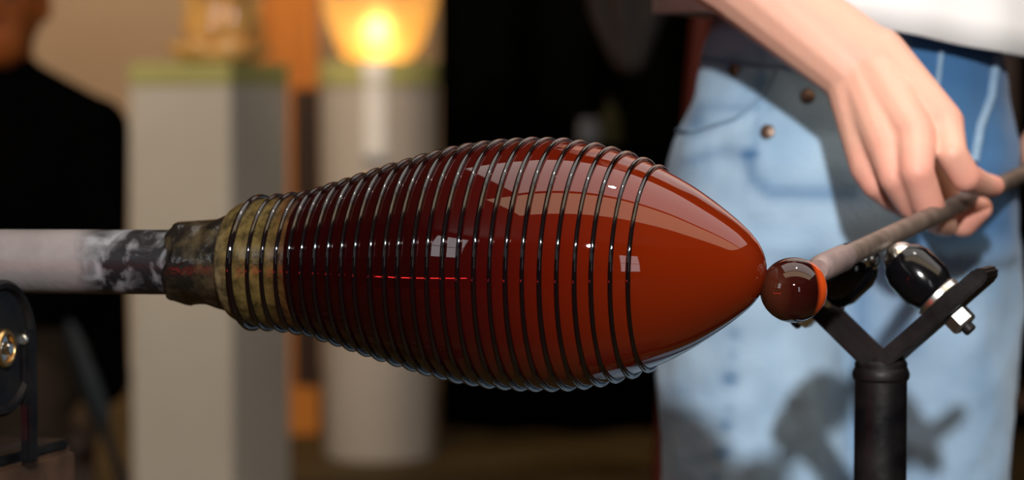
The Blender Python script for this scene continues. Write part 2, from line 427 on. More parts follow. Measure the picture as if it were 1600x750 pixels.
# (image column of the ring centre, apparent radius in pixels)
bulb_px = [(484, 109), (540, 127), (600, 147), (660, 165), (720, 181), (780, 190), (840, 193.5), (890, 192), (940, 184.5),
           (990, 170.5), (1035, 152), (1080, 128), (1120, 101), (1150, 78), (1172, 58), (1187, 38), (1195, 17), (1197, 0)]
neck_px = [(366, 70), (367, 80), (371, 87), (378, 92), (390, 96.5), (410, 100), (440, 103), (484, 109)]
sp_b = [station(x, r)[:2] for x, r in bulb_px]
sp_n = [station(x, r)[:2] for x, r in neck_px]
outer = catmull([a for a, _ in sp_b], [b for _, b in sp_b], 90)
outer = [(s, max(r, 0.0)) for s, r in outer]; outer[-1] = (outer[-1][0], 0.0)
neck_o = catmull([a for a, _ in sp_n], [b for _, b in sp_n], 30)
prof_s = [s for s, _ in neck_o] + [s for s, _ in outer]; prof_r = [r for _, r in neck_o] + [r for _, r in outer]
r_at = lambda s: float(np.interp(s, prof_s, prof_r))

s_left = station(-900, 0)[0] - 0.35
s_col0, s_col1 = station(279, 0)[0], station(367, 0)[0]
SOOT_X = (A0 + AX * station(150, 0)[0]).x
pipe_material()
blow = empty('blowpipe', (A0.x + AX.x * s_col0, A0.y + AX.y * s_col0, zc(s_col0)))
tag(blow, 'grey steel blowpipe carrying a ruby glass bulb wrapped in black glass thread', 'blowpipe')
rp = 51.5 * station(260, 0)[0] * 0 + station(260, 51.5)[1]
def add(name, me, m, parent):
    return attach(link(name, me, m), parent)
pipe_prof = [(s_left, 0), (s_left, rp * 0.9), (s_left + 0.004, rp * 0.97)] + [(s_left + (s_col1 - s_left) * k / 40, rp * 0.985) for k in range(1, 40)] + [(s_col1, rp), (s_col1, 0)]
o = add('pipe', ring_lathe('pipe', pipe_prof, 64), M['pipe'], blow); o['label'] = 'grey scaled steel pipe, soot-blackened near the glass'
# rough collar of old chilled glass round the pipe end
col_px = [(281, 52), (279, 58), (280, 62), (285, 64), (300, 65), (320, 66), (340, 68), (356, 70), (366, 72), (367, 60)]
cp = [station(x, r)[:2] for x, r in col_px]
me = ring_lathe('collar', cp[:3] + catmull([a for a, _ in cp[2:9]], [b for _, b in cp[2:9]], 40)[1:] + [cp[9]], 96, closed=True)
rng = np.random.RandomState(3)
bumps = [(rng.uniform(s_col0 - .004, s_col1), rng.uniform(0, 6.28), rng.uniform(.003, .009), rng.uniform(-.0014, .0018)) for _ in range(70)]
for v in me.vertices:
    p = Vector(v.co); s = (p - A0).dot(AX); c = A0 + AX * s; c.z = zc(s); d = p - c; r = d.length
    if r < 54 * 1.58 / FPX: continue
    an = math.atan2(d.dot(UP), d.dot(NR)); dr = 0; ds = 0
    for bs, ba, bw, ba2 in bumps:
        da = (an - ba + math.pi) % (2 * math.pi) - math.pi
        q = ((s - bs) ** 2 + (da * r) ** 2) / bw ** 2
        if q < 6: dr += ba2 * math.exp(-q)
    if s < s_col0 + 0.006: ds = 0.0022 * math.sin(an * 3 + 1) + 0.0016 * math.sin(an * 7)
    v.co = p + d.normalized() * dr + AX * ds
o = add('glass_collar', me, M['collar'], blow); o['label'] = 'sooty lumpy collar of old glass at the pipe end'
# neck
nin = [(s, max(r - 0.004, 0.001)) for s, r in neck_o][::-1]
neck = add('neck', ring_lathe('neck', neck_o + nin, 96, closed=True), M['neck'], blow); neck['label'] = 'golden amber glass neck'
# bulb: a hollow body with a real wall
wall = 0.006
n_out = len(outer); inner = []
for i, (s, r) in enumerate(outer):
    a = outer[max(i - 1, 0)]; b = outer[min(i + 1, n_out - 1)]; t = np.array([b[0] - a[0], b[1] - a[1]]); t /= np.linalg.norm(t)
    inner.append((s + t[1] * wall, max(r - t[0] * wall, 0)))
inner = [(s, r) for s, r in inner if r > 0.002 and s < outer[-1][0] - wall]
inner.append((outer[-1][0] - wall, 0.0))
vs_b = ring_lathe('bulb', outer[:-1] + [outer[-1]], 160)
bulb = add('glass_bulb', ring_lathe('bulb', [(s, r) for s, r in inner[::-1]] + outer, 160), M['bulb'], blow)
bulb['label'] = 'egg-shaped ruby glass bulb, dark maroon turning orange-red at the tip'
# black thread wound round neck and bulb as one long helix
near_px = [358.7, 387, 409, 431, 451, 470.5, 491, 511.6, 533, 554, 578, 600.6, 621, 645, 667, 691, 715, 740.5, 765, 790, 816, 843, 870, 898, 924, 954, 982]
ss = np.linspace(station(366, 0)[0], station(1120, 0)[0], 900)
def near_col(s):
    p = Vector((A0.x, A0.y, 0)) + AX * s; p.z = zc(s); p = p + NR * r_at(s); d = (p - CAM).dot(FWD)
    return 800 + FPX * (p.x - CAM.x) / d
ncol = [near_col(s) for s in ss]
turn_s = [float(np.interp(x, ncol, ss)) for x in near_px]
pts, rad = [], []
K = 72; nt_ = len(turn_s)
for i in range(-K // 4 - 6, (nt_ - 1) * K + K // 3 + 1):
    t = i / K
    s = float(np.interp(t, range(nt_), turn_s)) if 0 <= t <= nt_ - 1 else (turn_s[0] + (turn_s[1] - turn_s[0]) * t * 0.35 if t < 0 else turn_s[-1] + (turn_s[-1] - turn_s[-2]) * (t - nt_ + 1))
    rt = 0.00142 if t > 0.5 else 0.00142 + 0.0008 * min(1, (0.5 - t) / 0.6)
    if t > nt_ - 1.2: rt = 0.00142 - 0.0004 * (t - nt_ + 1.2)
    rr = r_at(s) + rt * 0.72; an = 2 * math.pi * t
    c = Vector((A0.x, A0.y, 0)) + AX * s; c.z = zc(s)
    pts.append(c + (NR * math.cos(an) + UP * math.sin(an)) * rr); rad.append(rt * (1 + 0.06 * math.sin(t * 9.7) + 0.04 * math.sin(t * 31)))
o = attach(link('glass_thread', tube('thread', pts, rad, 10), M['thread']), blow)
o.parent = bulb; o.matrix_parent_inverse = Matrix.Identity(4); bulb_loc = bulb.location
o['label'] = 'black glass thread wound in close turns'
bulb.matrix_parent_inverse = Matrix.Translation(-Vector(blow.location))

# glass colours along the axis (generated X runs from the neck to the tip)
axis_ramp(M['bulb'], [(0.0, (0.012, 0.0008, 0.0008)), (0.26, (0.014, 0.001, 0.001)), (0.42, (0.035, 0.002, 0.0015)), (0.56, (0.075, 0.0045, 0.001)), (0.74, (0.105, 0.0085, 0.001)), (1.0, (0.118, 0.010, 0.001))], noise=0.05, nscale=18)
axis_ramp(M['bulb'], [(0.0, 0.3), (0.5, 0.2), (0.8, 0.08), (1.0, 0.06)], 'Transmission Weight', True)
axis_ramp(M['neck'], [(0.0, (0.20, 0.155, 0.08)), (0.16, (0.125, 0.09, 0.03)), (0.45, (0.11, 0.078, 0.024)), (0.62, (0.08, 0.038, 0.012)), (0.82, (0.05, 0.010, 0.004)), (1.0, (0.015, 0.0015, 0.001))], noise=0.22, nscale=90)  # pale first stop paints a cream highlight onto the flange rim

def speckle(m, scale, lo, hi, dark):
    nt = m.node_tree; b = nt.nodes['Principled BSDF']; src = b.inputs['Base Color'].links[0].from_socket
    tc = nt.nodes.new('ShaderNodeTexCoord'); nz = nt.nodes.new('ShaderNodeTexNoise'); nz.inputs['Scale'].default_value = scale; nz.inputs['Detail'].default_value = 8; nz.inputs['Roughness'].default_value = 0.7
    nt.links.new(tc.outputs['Object'], nz.inputs['Vector'])
    mr = nt.nodes.new('ShaderNodeMapRange'); mr.inputs[1].default_value = lo; mr.inputs[2].default_value = hi; mr.inputs[3].default_value = dark; mr.inputs[4].default_value = 1.0
    nt.links.new(nz.outputs['Fac'], mr.inputs[0])
    mx = nt.nodes.new('ShaderNodeMix'); mx.data_type = 'RGBA'; mx.blend_type = 'MULTIPLY'; mx.inputs['Factor'].default_value = 1.0
    nt.links.new(src, mx.inputs['A']); nt.links.new(mr.outputs[0], mx.inputs['B']); nt.links.new(mx.outputs['Result'], b.inputs['Base Color'])
speckle(M['neck'], 110, 0.38, 0.62, 0.25)

# ------------------------------------------------------------------ bit rod (punty) with its gather
def rod_d(x): return 1.0 / (0.680 - 0.000495 * (x - 1270))
def rod_y(x): return 425 - (x - 1270) * (98 / 210.0)
RA, RB = P(1275, rod_y(1275), rod_d(1275)), P(1560, rod_y(1560), rod_d(1560))
RD = (RB - RA).normalized()
def on_rod(t): return RA + RD * t
punty = empty('bit_rod', RA); tag(punty, 'thin brown-grey steel rod with a ruby glass gather, held in the hand', 'rod')
r_rod = 0.0066
o = add('rod', lathe('rod', RA, RD, [(0.055, 0), (0.055, r_rod * 0.9), (0.058, r_rod), (0.95, r_rod), (0.955, 0)], 32), M['rod'], punty)
o = add('rod_tip', lathe('rod_tip', RA, RD, [(0.004, 0), (0.004, 0.0060), (0.008, 0.0078), (0.012, 0.0082), (0.052, 0.0082), (0.057, 0.0074), (0.060, 0.0066), (0.060, 0)], 32), M['rod_tip'], punty)
GC = P(1240, 453, 1.460)
gr = 51 * 1.460 / FPX
gd = (RA - GC).normalized()
gprof = [(-1.06, 0), (-1.03, .22), (-.95, .42), (-.8, .64), (-.6, .82), (-.35, .95), (-.1, 1.0), (.15, .99), (.4, .92), (.6, .82), (.75, .70), (.86, .56), (.93, .42), (.96, .2), (.96, 0)]
gpf = catmull([a * gr for a, _ in gprof], [b * gr for _, b in gprof], 40); gpf[0] = (gpf[0][0], 0); gpf[-1] = (gpf[-1][0], 0)
gath = add('glass_gather', lathe('gather', (0, 0, 0), (1, 0, 0), [(s, max(r, 0)) for s, r in gpf], 64), M['gather'], punty)
gath.rotation_mode = 'QUATERNION'; gath.rotation_quaternion = Vector((1, 0, 0)).rotation_difference(Vector((1, .45, .02)).normalized()); gath.location = GC
gath['label'] = 'small round dark ruby gather of hot glass with refracted orange light painted on its rim'
axis_ramp(M['gather'], [(0.0, (0.08, 0.02, 0.01)), (0.25, (0.022, 0.003, 0.002)), (0.66, (0.010, 0.001, 0.001)), (0.75, (0.42, 0.045, 0.006)), (1.0, (0.62, 0.09, 0.012))])  # orange end stops paint the refracted light at the rim
axis_ramp(M['gather'], [(0.0, 0.5), (0.25, 0.12), (0.6, 0.03), (0.85, 0.0), (1.0, 0.0)], 'Transmission Weight', True)

# ------------------------------------------------------------------ V-head stand with two ball cups
xs = 1378; SD = rod_d(xs); SC = P(xs, rod_y(xs), SD); SS = FPX / SD
hd = Vector((RD.x, RD.y, 0)).normalized(); E = Vector((hd.y, -hd.x, 0))           # E: horizontal, across the rod, to the right
yaw_c = abs(E.x)
jz = -(572 - rod_y(xs)) / SS
stand = empty('rod_stand', (SC.x, SC.y, 0)); tag(stand, 'black steel V-head stand whose ball cups carry the thin rod', 'stand')
SO = Vector((SC.x, SC.y, SC.z))
ka = 0.90                                                                          # slope of the arms
t_arm = 0.0055
def arm_pt(sgn, e): return (sgn * e, jz + ka * e)
ln = math.hypot(1, ka)
def arm(sgn, e_end, name):
    dx, dz = sgn / ln, ka / ln; nx, nz = -sgn * ka / ln, 1 / ln                     # inward normal
    L = e_end * ln; out = []
    p0 = (-dx * 0.004, jz - dz * 0.004)
    for a, b in [(0, -1), (L - 0.006, -1), (L - 0.0015, -0.6), (L, 0), (L - 0.0015, 0.6), (L - 0.006, 1), (0, 1)]:
        out.append((p0[0] + dx * a + nx * b * t_arm, p0[1] + dz * a + nz * b * t_arm))
    o = add('fork_arm', prism(name, out, 0.030, E, UP, SO, 0.0012), M['black_steel'], stand)
arm(1, 78e-3 * 2328 / SS, 'arm_r'); arm(-1, 58e-3 * 2328 / SS, 'arm_l')
zb = SC.z + jz
o = add('post', lathe('post', (SC.x, SC.y, 0), UP, [(0.012, 0), (0.012, 0.0168), (zb + 0.002, 0.0168), (zb + 0.004, 0.0155), (zb + 0.004, 0)], 40), M['black_steel'], stand)
o = add('weld_bead', lathe('weld', (SC.x, SC.y, zb - 0.010), UP, [(0, 0.0166), (0.002, 0.0182), (0.005, 0.0186), (0.008, 0.0175), (0.010, 0.016)], 24), M['black_steel'], stand)
o = add('base_plate', lathe('base', (SC.x, SC.y, 0), UP, [(0, 0), (0, 0.17), (0.010, 0.17), (0.014, 0.165), (0.014, 0)], 48), M['black_steel'], stand)
for sgn in (1, -1):
    e0 = 0.0455 * 2328 / SS; a2 = arm_pt(sgn, e0)
    q = SO + E * a2[0] + UP * a2[1]
    ax = (SC - q); dist = ax.length; ax.normalize()
    tip = dist - r_rod                                  # ball touches the rod
    br = 0.0115; bc = tip - br
    ct = bc + 0.002
    c0 = t_arm + 0.005
    cup = add('ball_cup', lathe('cup', q, ax, [(c0, 0), (c0, 0.0125), (c0 + .0015, 0.0145), (c0 + .008, 0.0172), (ct - .009, 0.0172), (ct - .003, 0.0150), (ct, 0.0125), (ct, 0.0105), (ct - .004, 0.0100), (ct - .004, 0)], 40), M['black_rubber'], stand)
    cup['label'] = 'glossy black ball cup'
    def sub(name, me, m):
        o = link(name, me, m); o.parent = cup; o.matrix_parent_inverse = Matrix.Identity(4); return o
    b = sub('steel_ball', lathe('ball', q + ax * bc, ax, [(br * -math.cos(math.pi * k / 16), br * math.sin(math.pi * k / 16) if 0 < k < 16 else 0) for k in range(17)], 32), M['steel'])
    sub('washer', lathe('washer', q, ax, [(t_arm, 0.004), (t_arm, 0.0150), (t_arm + .0008, 0.0158), (c0 - .0008, 0.0158), (c0, 0.0150), (c0, 0.004)], 32, closed=True), M['zinc'])
    hexa = lathe('nut', q, ax, [(-t_arm - .011, 0.0042), (-t_arm - .011, 0.0080), (-t_arm - .0095, 0.0092), (-t_arm - .0015, 0.0092), (-t_arm, 0.0080), (-t_arm, 0.0042)], 6, angle=20, closed=True)
    sub('nut', hexa, M['zinc'])
    sub('stud', lathe('stud', q, ax, [(-t_arm - .016, 0), (-t_arm - .016, 0.0036), (-t_arm - .0150, 0.0043), (c0, 0.0043), (c0, 0)], 16), M['black_steel'])

# ------------------------------------------------------------------ pipe rest: two wheels in a bracket on the bench rail
pd = AX.copy()
def pipe_c(px):
    s, t, z = axis_point(px); c = Vector((A0.x, A0.y, 0)) + AX * s; c.z = z; return c, s
pc, ps = pipe_c(24)
WR = 0.043; drop = 0.0525; off = math.sqrt((WR + rp * 0.985) ** 2 - drop ** 2)
fr = pc + NR * off - UP * drop; bk = pc - NR * off - UP * drop - pd * 0.085
rest = empty('pipe_rest', (pc.x, pc.y, 0)); tag(rest, 'black steel wheel rest under the grey blowpipe', 'pipe rest')
for c in (fr, bk):
    wh = add('wheel', lathe('wheel', c, pd, [(-.010, .0078), (-.010, .036), (-.012, .038), (-.012, WR - .002), (-.010, WR), (.010, WR), (.012, WR - .002), (.012, .038), (.009, .036), (.009, .0078)], 64, closed=True), M['black_steel'], rest)
    def sub(name, me, m):
        o = link(name, me, m); o.parent = wh; o.matrix_parent_inverse = Matrix.Identity(4); return o
    sub('hub_ring', lathe('hub', c, pd, [(.009, .0082), (.0125, .0082), (.014, .0090), (.014, .0110), (.0125, .0122), (.009, .0122)], 40, closed=True), M['brass'])
    sub('axle_bolt', lathe('axle', c, pd, [(-.022, 0), (-.022, .0080), (.0115, .0080), (.0115, .0042), (.015, .0042), (.016, .003), (.016, 0)], 24), M['steel'])
mid = pc - UP * drop
rotx = Matrix((AX, -NR, UP)).transposed()
rail_z = P(40, 722, 1.60).z
add('bracket', box('bracket', mid - pd * 0.10 + UP * (-(mid.z - rail_z) / 2 + 0.013), (0.008, 2 * off + 0.05, (mid.z - rail_z) + 0.026), 0.002, rotx), M['black_steel'], rest)
# upright plate just beside the front wheel, on its right
pr = P(45, 600, (fr - CAM).dot(FWD) + 0.03)
ph = P(45, 514, (fr - CAM).dot(FWD) + 0.03).z - rail_z
pl = Vector((pr.x, pr.y, rail_z + ph / 2))
add('side_plate', box('plate', pl, (0.007, 0.012, ph), 0.0015, rotx), M['black_steel'], rest)
o = add('corner_bolt', lathe('cbolt', pl + UP * (ph / 2 - .006) + NR * 0.006, NR, [(0, 0), (0, .0035), (.002, .0035), (.003, .0025), (.003, 0)], 16), M['zinc'], rest)
add('foot_plate', box('foot', Vector((mid.x, mid.y, rail_z + 0.003)) - pd * 0.055, (0.115, 2 * off + 0.06, 0.006), 0.001, rotx), M['black_steel'], rest)
# bench rail under it
bench = empty('work_bench', (mid.x, mid.y, 0)); tag(bench, 'worn brown wooden bench rail below the black wheel rest', 'bench')
rl = 0.55; rc = Vector((mid.x, mid.y, rail_z - 0.024)) + pd * (-(rl / 2) + 0.004)
add('rail', box('rail', rc, (rl, 0.15, 0.048), 0.004, rotx), M['wood_bench'], bench)
for a in (-0.22, 0.22):
    for b in (-0.05, 0.05):
        q = rc + pd * a - NR * b
        add('leg', box('leg', Vector((q.x, q.y, (rail_z - 0.048) / 2)), (0.05, 0.04, rail_z - 0.048), 0.003, rotx), M['wood_bench'], bench)

# ------------------------------------------------------------------ person in jeans holding the rod
def seg(a, ra, b, rb): return (a, ra, b, rb)
HD = 1.75
def hp(x, y, d): return P(x, y, d)
wr = hp(1352, 108, 1.772); el = hp(960, -205, 1.85); sh = P(1010, -900, 2.13)
S = []
# forearm: radius and ulna side by side, then upper arm
perp = (hp(1400, 60, 1.755) - hp(1300, 160, 1.755)).normalized()
fm = wr + (el - wr) * .5 - perp * .005
S += [seg(el, .038, fm, .033), seg(fm, .032, wr + perp * .009, .0225), seg(fm, .032, wr - perp * .009, .0225),
      seg(wr + (el - wr) * .15, .025, wr + perp * .006, .0235), seg(el, .043, sh, .052)]
mcp = {'i': hp(1474, 193, 1.738), 'm': hp(1430, 214, 1.722), 'r': hp(1388, 238, 1.726), 'p': hp(1356, 262, 1.742)}
S += [seg(wr + perp * .013, .021, mcp['i'], .0150), seg(wr + perp * .004, .021, mcp['m'], .0150), seg(wr - perp * .005, .021, mcp['r'], .0142), seg(wr - perp * .013, .020, mcp['p'], .0130),
      seg(hp(1400, 160, 1.748), .020, hp(1440, 205, 1.742), .015)]
def finger(pts, rs): return [seg(pts[k], rs[k], pts[k + 1], rs[k + 1]) for k in range(len(pts) - 1)]
S += finger([mcp['i'], hp(1487, 240, 1.716), hp(1508, 276, 1.722), hp(1534, 288, 1.748), hp(1553, 291, 1.762)], [.0145, .0112, .0108, .0092, .0078])
S += finger([mcp['m'], hp(1432, 268, 1.700), hp(1449, 318, 1.712), hp(1464, 345, 1.742), hp(1478, 352, 1.760)], [.0148, .0122, .0115, .0100, .0085])
S += finger([mcp['r'], hp(1398, 278, 1.712), hp(1424, 318, 1.724), hp(1446, 336, 1.750), hp(1460, 342, 1.768)], [.0142, .0116, .0110, .0095, .0080])
S += finger([mcp['p'], hp(1368, 288, 1.735), hp(1394, 310, 1.746), hp(1414, 324, 1.762), hp(1428, 330, 1.776)], [.0130, .0104, .0096, .0084, .0072])
# thumb below the rod, its base on the palm side
S += finger([hp(1392, 160, 1.775), hp(1452, 250, 1.800), hp(1482, 322, 1.812), hp(1504, 345, 1.800), hp(1532, 326, 1.790)], [.020, .0160, .0125, .0122, .0090])
arm_r = organic('arm_r', capsules(S), 0.0016, 7, 0.5)

# the other arm: hand closed round the rod further back, at the edge of the picture
t2 = (P(1668, rod_y(1668), rod_d(1668)) - RA).length
H2 = on_rod(t2); side = Vector((RD.y, -RD.x, 0)).normalized(); up2 = RD.cross(side) * -1
if up2.z < 0: up2 = -up2
wr2 = H2 + up2 * 0.085 + side * 0.012 + RD * 0.01; el2 = H2 + up2 * 0.24 + side * 0.10 + RD * 0.16; sh2 = P(1690, -900, 2.17)
S2 = [seg(el2, .040, wr2, .025), seg(el2, .043, sh2, .052)]
for k in range(4):
    b = H2 + RD * (-0.034 + 0.022 * k)
    m_ = b + up2 * 0.030 - side * 0.006
    S2 += [seg(wr2, .021, m_, .0125)]
    S2 += finger([m_, b + up2 * .012 - side * .021, b - up2 * .012 - side * .020, b - up2 * .022 - side * 0.0, b - up2 * .012 + side * .017], [.0122, .0105, .010, .0092, .008])
S2 += finger([wr2 + side * .01, H2 + RD * -.03 + up2 * .035 + side * .024, H2 + RD * -.048 + up2 * .005 + side * .021, H2 + RD * -.060 - up2 * .012 + side * .012], [.020, .015, .0115, .009])
arm_l = organic('arm_l', capsules(S2), 0.0025, 5, 0.5)

BX, BY = 0.2665, 0.500                                    # body centre in plan
def bp(x, y, z): return Vector((BX + x, BY + y, z))
HZ = 1.64
rest_body = merge(
    ellipsoid(bp(0, 0, 1.13), .128, .085, .20), ellipsoid(bp(0, 0, 1.30), .150, .095, .17),
    capsules([seg(bp(-.15, 0, 1.42), .058, bp(.15, 0, 1.42), .058), seg(bp(0, .01, 1.42), .055, bp(0, -.005, 1.55), .052),
              seg(sh, .055, bp(-.15, 0, 1.42), .058), seg(sh2, .055, bp(.15, 0, 1.42), .058)]),
    ellipsoid(bp(0, -.01, HZ + .02), .074, .094, .108), ellipsoid(bp(0, -.045, HZ - .05), .052, .052, .055),
    capsules([seg(bp(0, -.098, HZ + .015), .010, bp(0, -.112, HZ - .018), .014), seg(bp(-.016, -.098, HZ - .052), .008, bp(.016, -.098, HZ - .052), .008),
              seg(bp(-.03, -.088, HZ + .028), .014, bp(-.028, -.089, HZ + .028), .014), seg(bp(.03, -.088, HZ + .028), .014, bp(.028, -.089, HZ + .028), .014)]),
    ellipsoid(bp(-.076, .005, HZ), .012, .022, .032), ellipsoid(bp(.076, .005, HZ), .012, .022, .032))
torso = organic('torso', rest_body, 0.006, 5, 0.5)
person = link('person', join_meshes('person', [torso, arm_r, arm_l]), M['skin'])
flush = [(mcp[k], .016) for k in 'imrp'] + [(hp(1432, 268, 1.70), .018), (hp(1449, 318, 1.712), .02), (hp(1508, 276, 1.722), .02), (hp(1553, 291, 1.762), .02), (hp(1368, 288, 1.735), .02), (hp(1398, 278, 1.712), .016), (hp(1520, 335, 1.79), .022), (hp(1424, 318, 1.724), .02)]
ca = person.data.color_attributes.new('flush', 'FLOAT_COLOR', 'POINT')
co = np.empty(len(person.data.vertices) * 3); person.data.vertices.foreach_get('co', co); co = co.reshape(-1, 3)
fl_ = np.zeros(len(co))
for c_, r_ in flush: fl_ = np.maximum(fl_, np.exp(-((co - np.array(c_)) ** 2).sum(1) / r_ ** 2))
ca.data.foreach_set('color', np.stack([fl_, fl_, fl_, np.ones_like(fl_)], 1).ravel())
nt = M['skin'].node_tree; b_ = nt.nodes['Principled BSDF']; src = b_.inputs['Base Color'].links[0].from_socket
at = nt.nodes.new('ShaderNodeAttribute'); at.attribute_name = 'flush'
mx = nt.nodes.new('ShaderNodeMix'); mx.data_type = 'RGBA'; mx.inputs['B'].default_value = (0.66, 0.25, 0.20, 1)
sc_ = nt.nodes.new('ShaderNodeMath'); sc_.operation = 'MULTIPLY'; sc_.inputs[1].default_value = 0.75
nt.links.new(at.outputs['Fac'], sc_.inputs[0]); nt.links.new(sc_.outputs[0], mx.inputs['Factor']); nt.links.new(src, mx.inputs['A']); nt.links.new(mx.outputs['Result'], b_.inputs['Base Color'])
tag(person, 'person in white shirt and faded blue jeans holding the thin rod', 'person')
hair_me = organic('hair', merge(ellipsoid(bp(0, .008, HZ + .045), .086, .100, .100), ellipsoid(bp(0, .06, HZ - .03), .072, .05, .09)), 0.008, 4)
# cut the face free
bm = bmesh.new(); bm.from_mesh(hair_me)
bmesh.ops.delete(bm, geom=[v for v in bm.verts if v.co.y < BY - .062 and v.co.z < HZ + .075], context='VERTS'); bm.to_mesh(hair_me); bm.free(); smooth(hair_me)
link('hair', hair_me, M['hair'], person)
for sx in (-.029, .029):
    v, f = ellipsoid(bp(sx, -.0995, HZ + .028), .009, .006, .007); e_ = link('eye', mesh('eye', v, f), M['hair'], person)

# jeans
def jx(px, d=1.998): return (px - 800) / FPX * d
JL = [  # z, left column, right column in the photograph at depth 2.12
    (0.985, 1118, 1528), (0.955, 1100, 1560), (0.92, 1076, 1580), (0.88, 1050, 1592), (0.84, 1040, 1596), (0.80, 1037, 1596)]
V, F = [], []
rings = []
NJ = 56
for z, l, r in JL:
    xl, xr = jx(l), jx(r); rings.append((z, (xl + xr) / 2, (xr - xl) / 2))
zz = [q[0] for q in rings][::-1]; cc = [q[1] for q in rings][::-1]; hh = [q[2] for q in rings][::-1]
pel = []
zs = np.linspace(0.985, 0.79, 14)
for z in zs:
    c, h = float(np.interp(z, zz, cc)), float(np.interp(z, zz, hh)); dp = 0.088 + 0.022 * min(1, (0.985 - z) / 0.12)
    for k in range(NJ):
        t = 2 * math.pi * k / NJ; ct, st = math.cos(t), math.sin(t)
        sgnp = lambda v, p: math.copysign(abs(v) ** p, v)
        pel.append(Vector((c + h * sgnp(ct, .85), BY + dp * sgnp(st, .85), z)))
pf = []
for i in range(len(zs) - 1):
    for k in range(NJ):
        k2 = (k + 1) % NJ; pf.append((i * NJ + k, (i + 1) * NJ + k, (i + 1) * NJ + k2, i * NJ + k2))
pf.append(tuple(range(NJ))); pf.append(tuple((len(zs) - 1) * NJ + k for k in range(NJ))[::-1])
def leg_seg(x0, x1, y0, sgn):
    """one trouser leg: a stack of elliptical rings from hip to ankle"""
    vs, fs = [], []
    st_ = [(0.86, x0, .078, .098), (0.80, x0, .0795, .098), (0.70, x0 + (x1 - x0) * .2, .0785, .095), (0.60, x0 + (x1 - x0) * .4, .076, .090), (0.48, x0 + (x1 - x0) * .6, .068, .078), (0.30, x0 + (x1 - x0) * .85, .064, .072), (0.085, x1, .062, .070)]
    za = [q[0] for q in st_][::-1]
    Z = np.linspace(0.86, 0.085, 30)
    for z in Z:
        x = float(np.interp(z, za, [q[1] for q in st_][::-1])); a = float(np.interp(z, za, [q[2] for q in st_][::-1])); b = float(np.interp(z, za, [q[3] for q in st_][::-1]))
        for k in range(40):
            t = 2 * math.pi * k / 40; vs.append(Vector((x + a * math.cos(t), y0 + b * math.sin(t), z)))
    for i in range(len(Z) - 1):
        for k in range(40):
            k2 = (k + 1) % 40; fs.append((i * 40 + k, (i + 1) * 40 + k, (i + 1) * 40 + k2, i * 40 + k2))
    fs.append(tuple(range(40))); fs.append(tuple((len(Z) - 1) * 40 + k for k in range(40))[::-1])
    return vs, fs
cxl, cxr = (jx(1038) + .0795), (jx(1594) - .078)
jeans_me = organic('jeans', merge((pel, pf), leg_seg(cxl, cxl - .015, BY, -1), leg_seg(cxr, cxr - .008, BY + .01, 1)), 0.005, 8, 0.5, displace=[(0.020, 0.11), (0.003, 0.03)])
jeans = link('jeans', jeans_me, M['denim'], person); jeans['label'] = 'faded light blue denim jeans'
# dye of the denim: unfaded indigo on the hip, puckered side seam, pocket lines and creases worn in
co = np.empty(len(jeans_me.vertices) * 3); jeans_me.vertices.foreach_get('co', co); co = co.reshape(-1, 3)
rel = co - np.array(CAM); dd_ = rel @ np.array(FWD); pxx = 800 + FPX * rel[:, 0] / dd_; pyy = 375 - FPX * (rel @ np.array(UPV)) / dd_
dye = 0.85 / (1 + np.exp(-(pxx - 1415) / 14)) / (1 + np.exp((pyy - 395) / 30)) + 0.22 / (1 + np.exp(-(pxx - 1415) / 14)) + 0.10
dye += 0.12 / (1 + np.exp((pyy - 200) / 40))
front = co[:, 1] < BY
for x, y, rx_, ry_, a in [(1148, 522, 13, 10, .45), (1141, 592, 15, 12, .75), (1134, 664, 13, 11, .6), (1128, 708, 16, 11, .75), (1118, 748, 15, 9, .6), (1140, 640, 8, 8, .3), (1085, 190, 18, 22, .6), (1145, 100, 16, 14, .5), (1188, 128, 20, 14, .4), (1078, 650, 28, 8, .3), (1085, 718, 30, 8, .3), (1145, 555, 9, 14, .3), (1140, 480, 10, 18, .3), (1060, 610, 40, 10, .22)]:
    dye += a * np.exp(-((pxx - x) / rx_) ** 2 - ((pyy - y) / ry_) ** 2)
def stroke(pl, wd, a):
    global dye
    best = np.full(len(co), 1e9)
    for (x0, y0), (x1, y1) in zip(pl[:-1], pl[1:]):
        L2 = (x1 - x0) ** 2 + (y1 - y0) ** 2; t = np.clip(((pxx - x0) * (x1 - x0) + (pyy - y0) * (y1 - y0)) / L2, 0, 1)
        best = np.minimum(best, (pxx - x0 - t * (x1 - x0)) ** 2 + (pyy - y0 - t * (y1 - y0)) ** 2)
    dye += a * np.exp(-best / wd ** 2)
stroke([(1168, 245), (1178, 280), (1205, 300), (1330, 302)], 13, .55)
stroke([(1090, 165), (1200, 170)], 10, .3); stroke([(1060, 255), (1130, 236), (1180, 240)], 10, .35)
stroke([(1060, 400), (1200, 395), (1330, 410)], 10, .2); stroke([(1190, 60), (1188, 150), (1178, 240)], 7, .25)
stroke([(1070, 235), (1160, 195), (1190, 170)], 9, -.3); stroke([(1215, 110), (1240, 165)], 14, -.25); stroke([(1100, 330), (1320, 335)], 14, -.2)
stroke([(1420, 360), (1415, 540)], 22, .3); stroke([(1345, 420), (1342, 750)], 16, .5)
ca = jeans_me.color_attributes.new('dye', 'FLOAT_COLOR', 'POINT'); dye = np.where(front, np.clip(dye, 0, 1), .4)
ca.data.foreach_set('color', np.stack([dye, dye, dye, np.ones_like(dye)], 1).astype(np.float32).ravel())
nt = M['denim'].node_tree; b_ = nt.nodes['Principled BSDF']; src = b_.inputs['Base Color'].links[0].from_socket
at = nt.nodes.new('ShaderNodeAttribute'); at.attribute_name = 'dye'
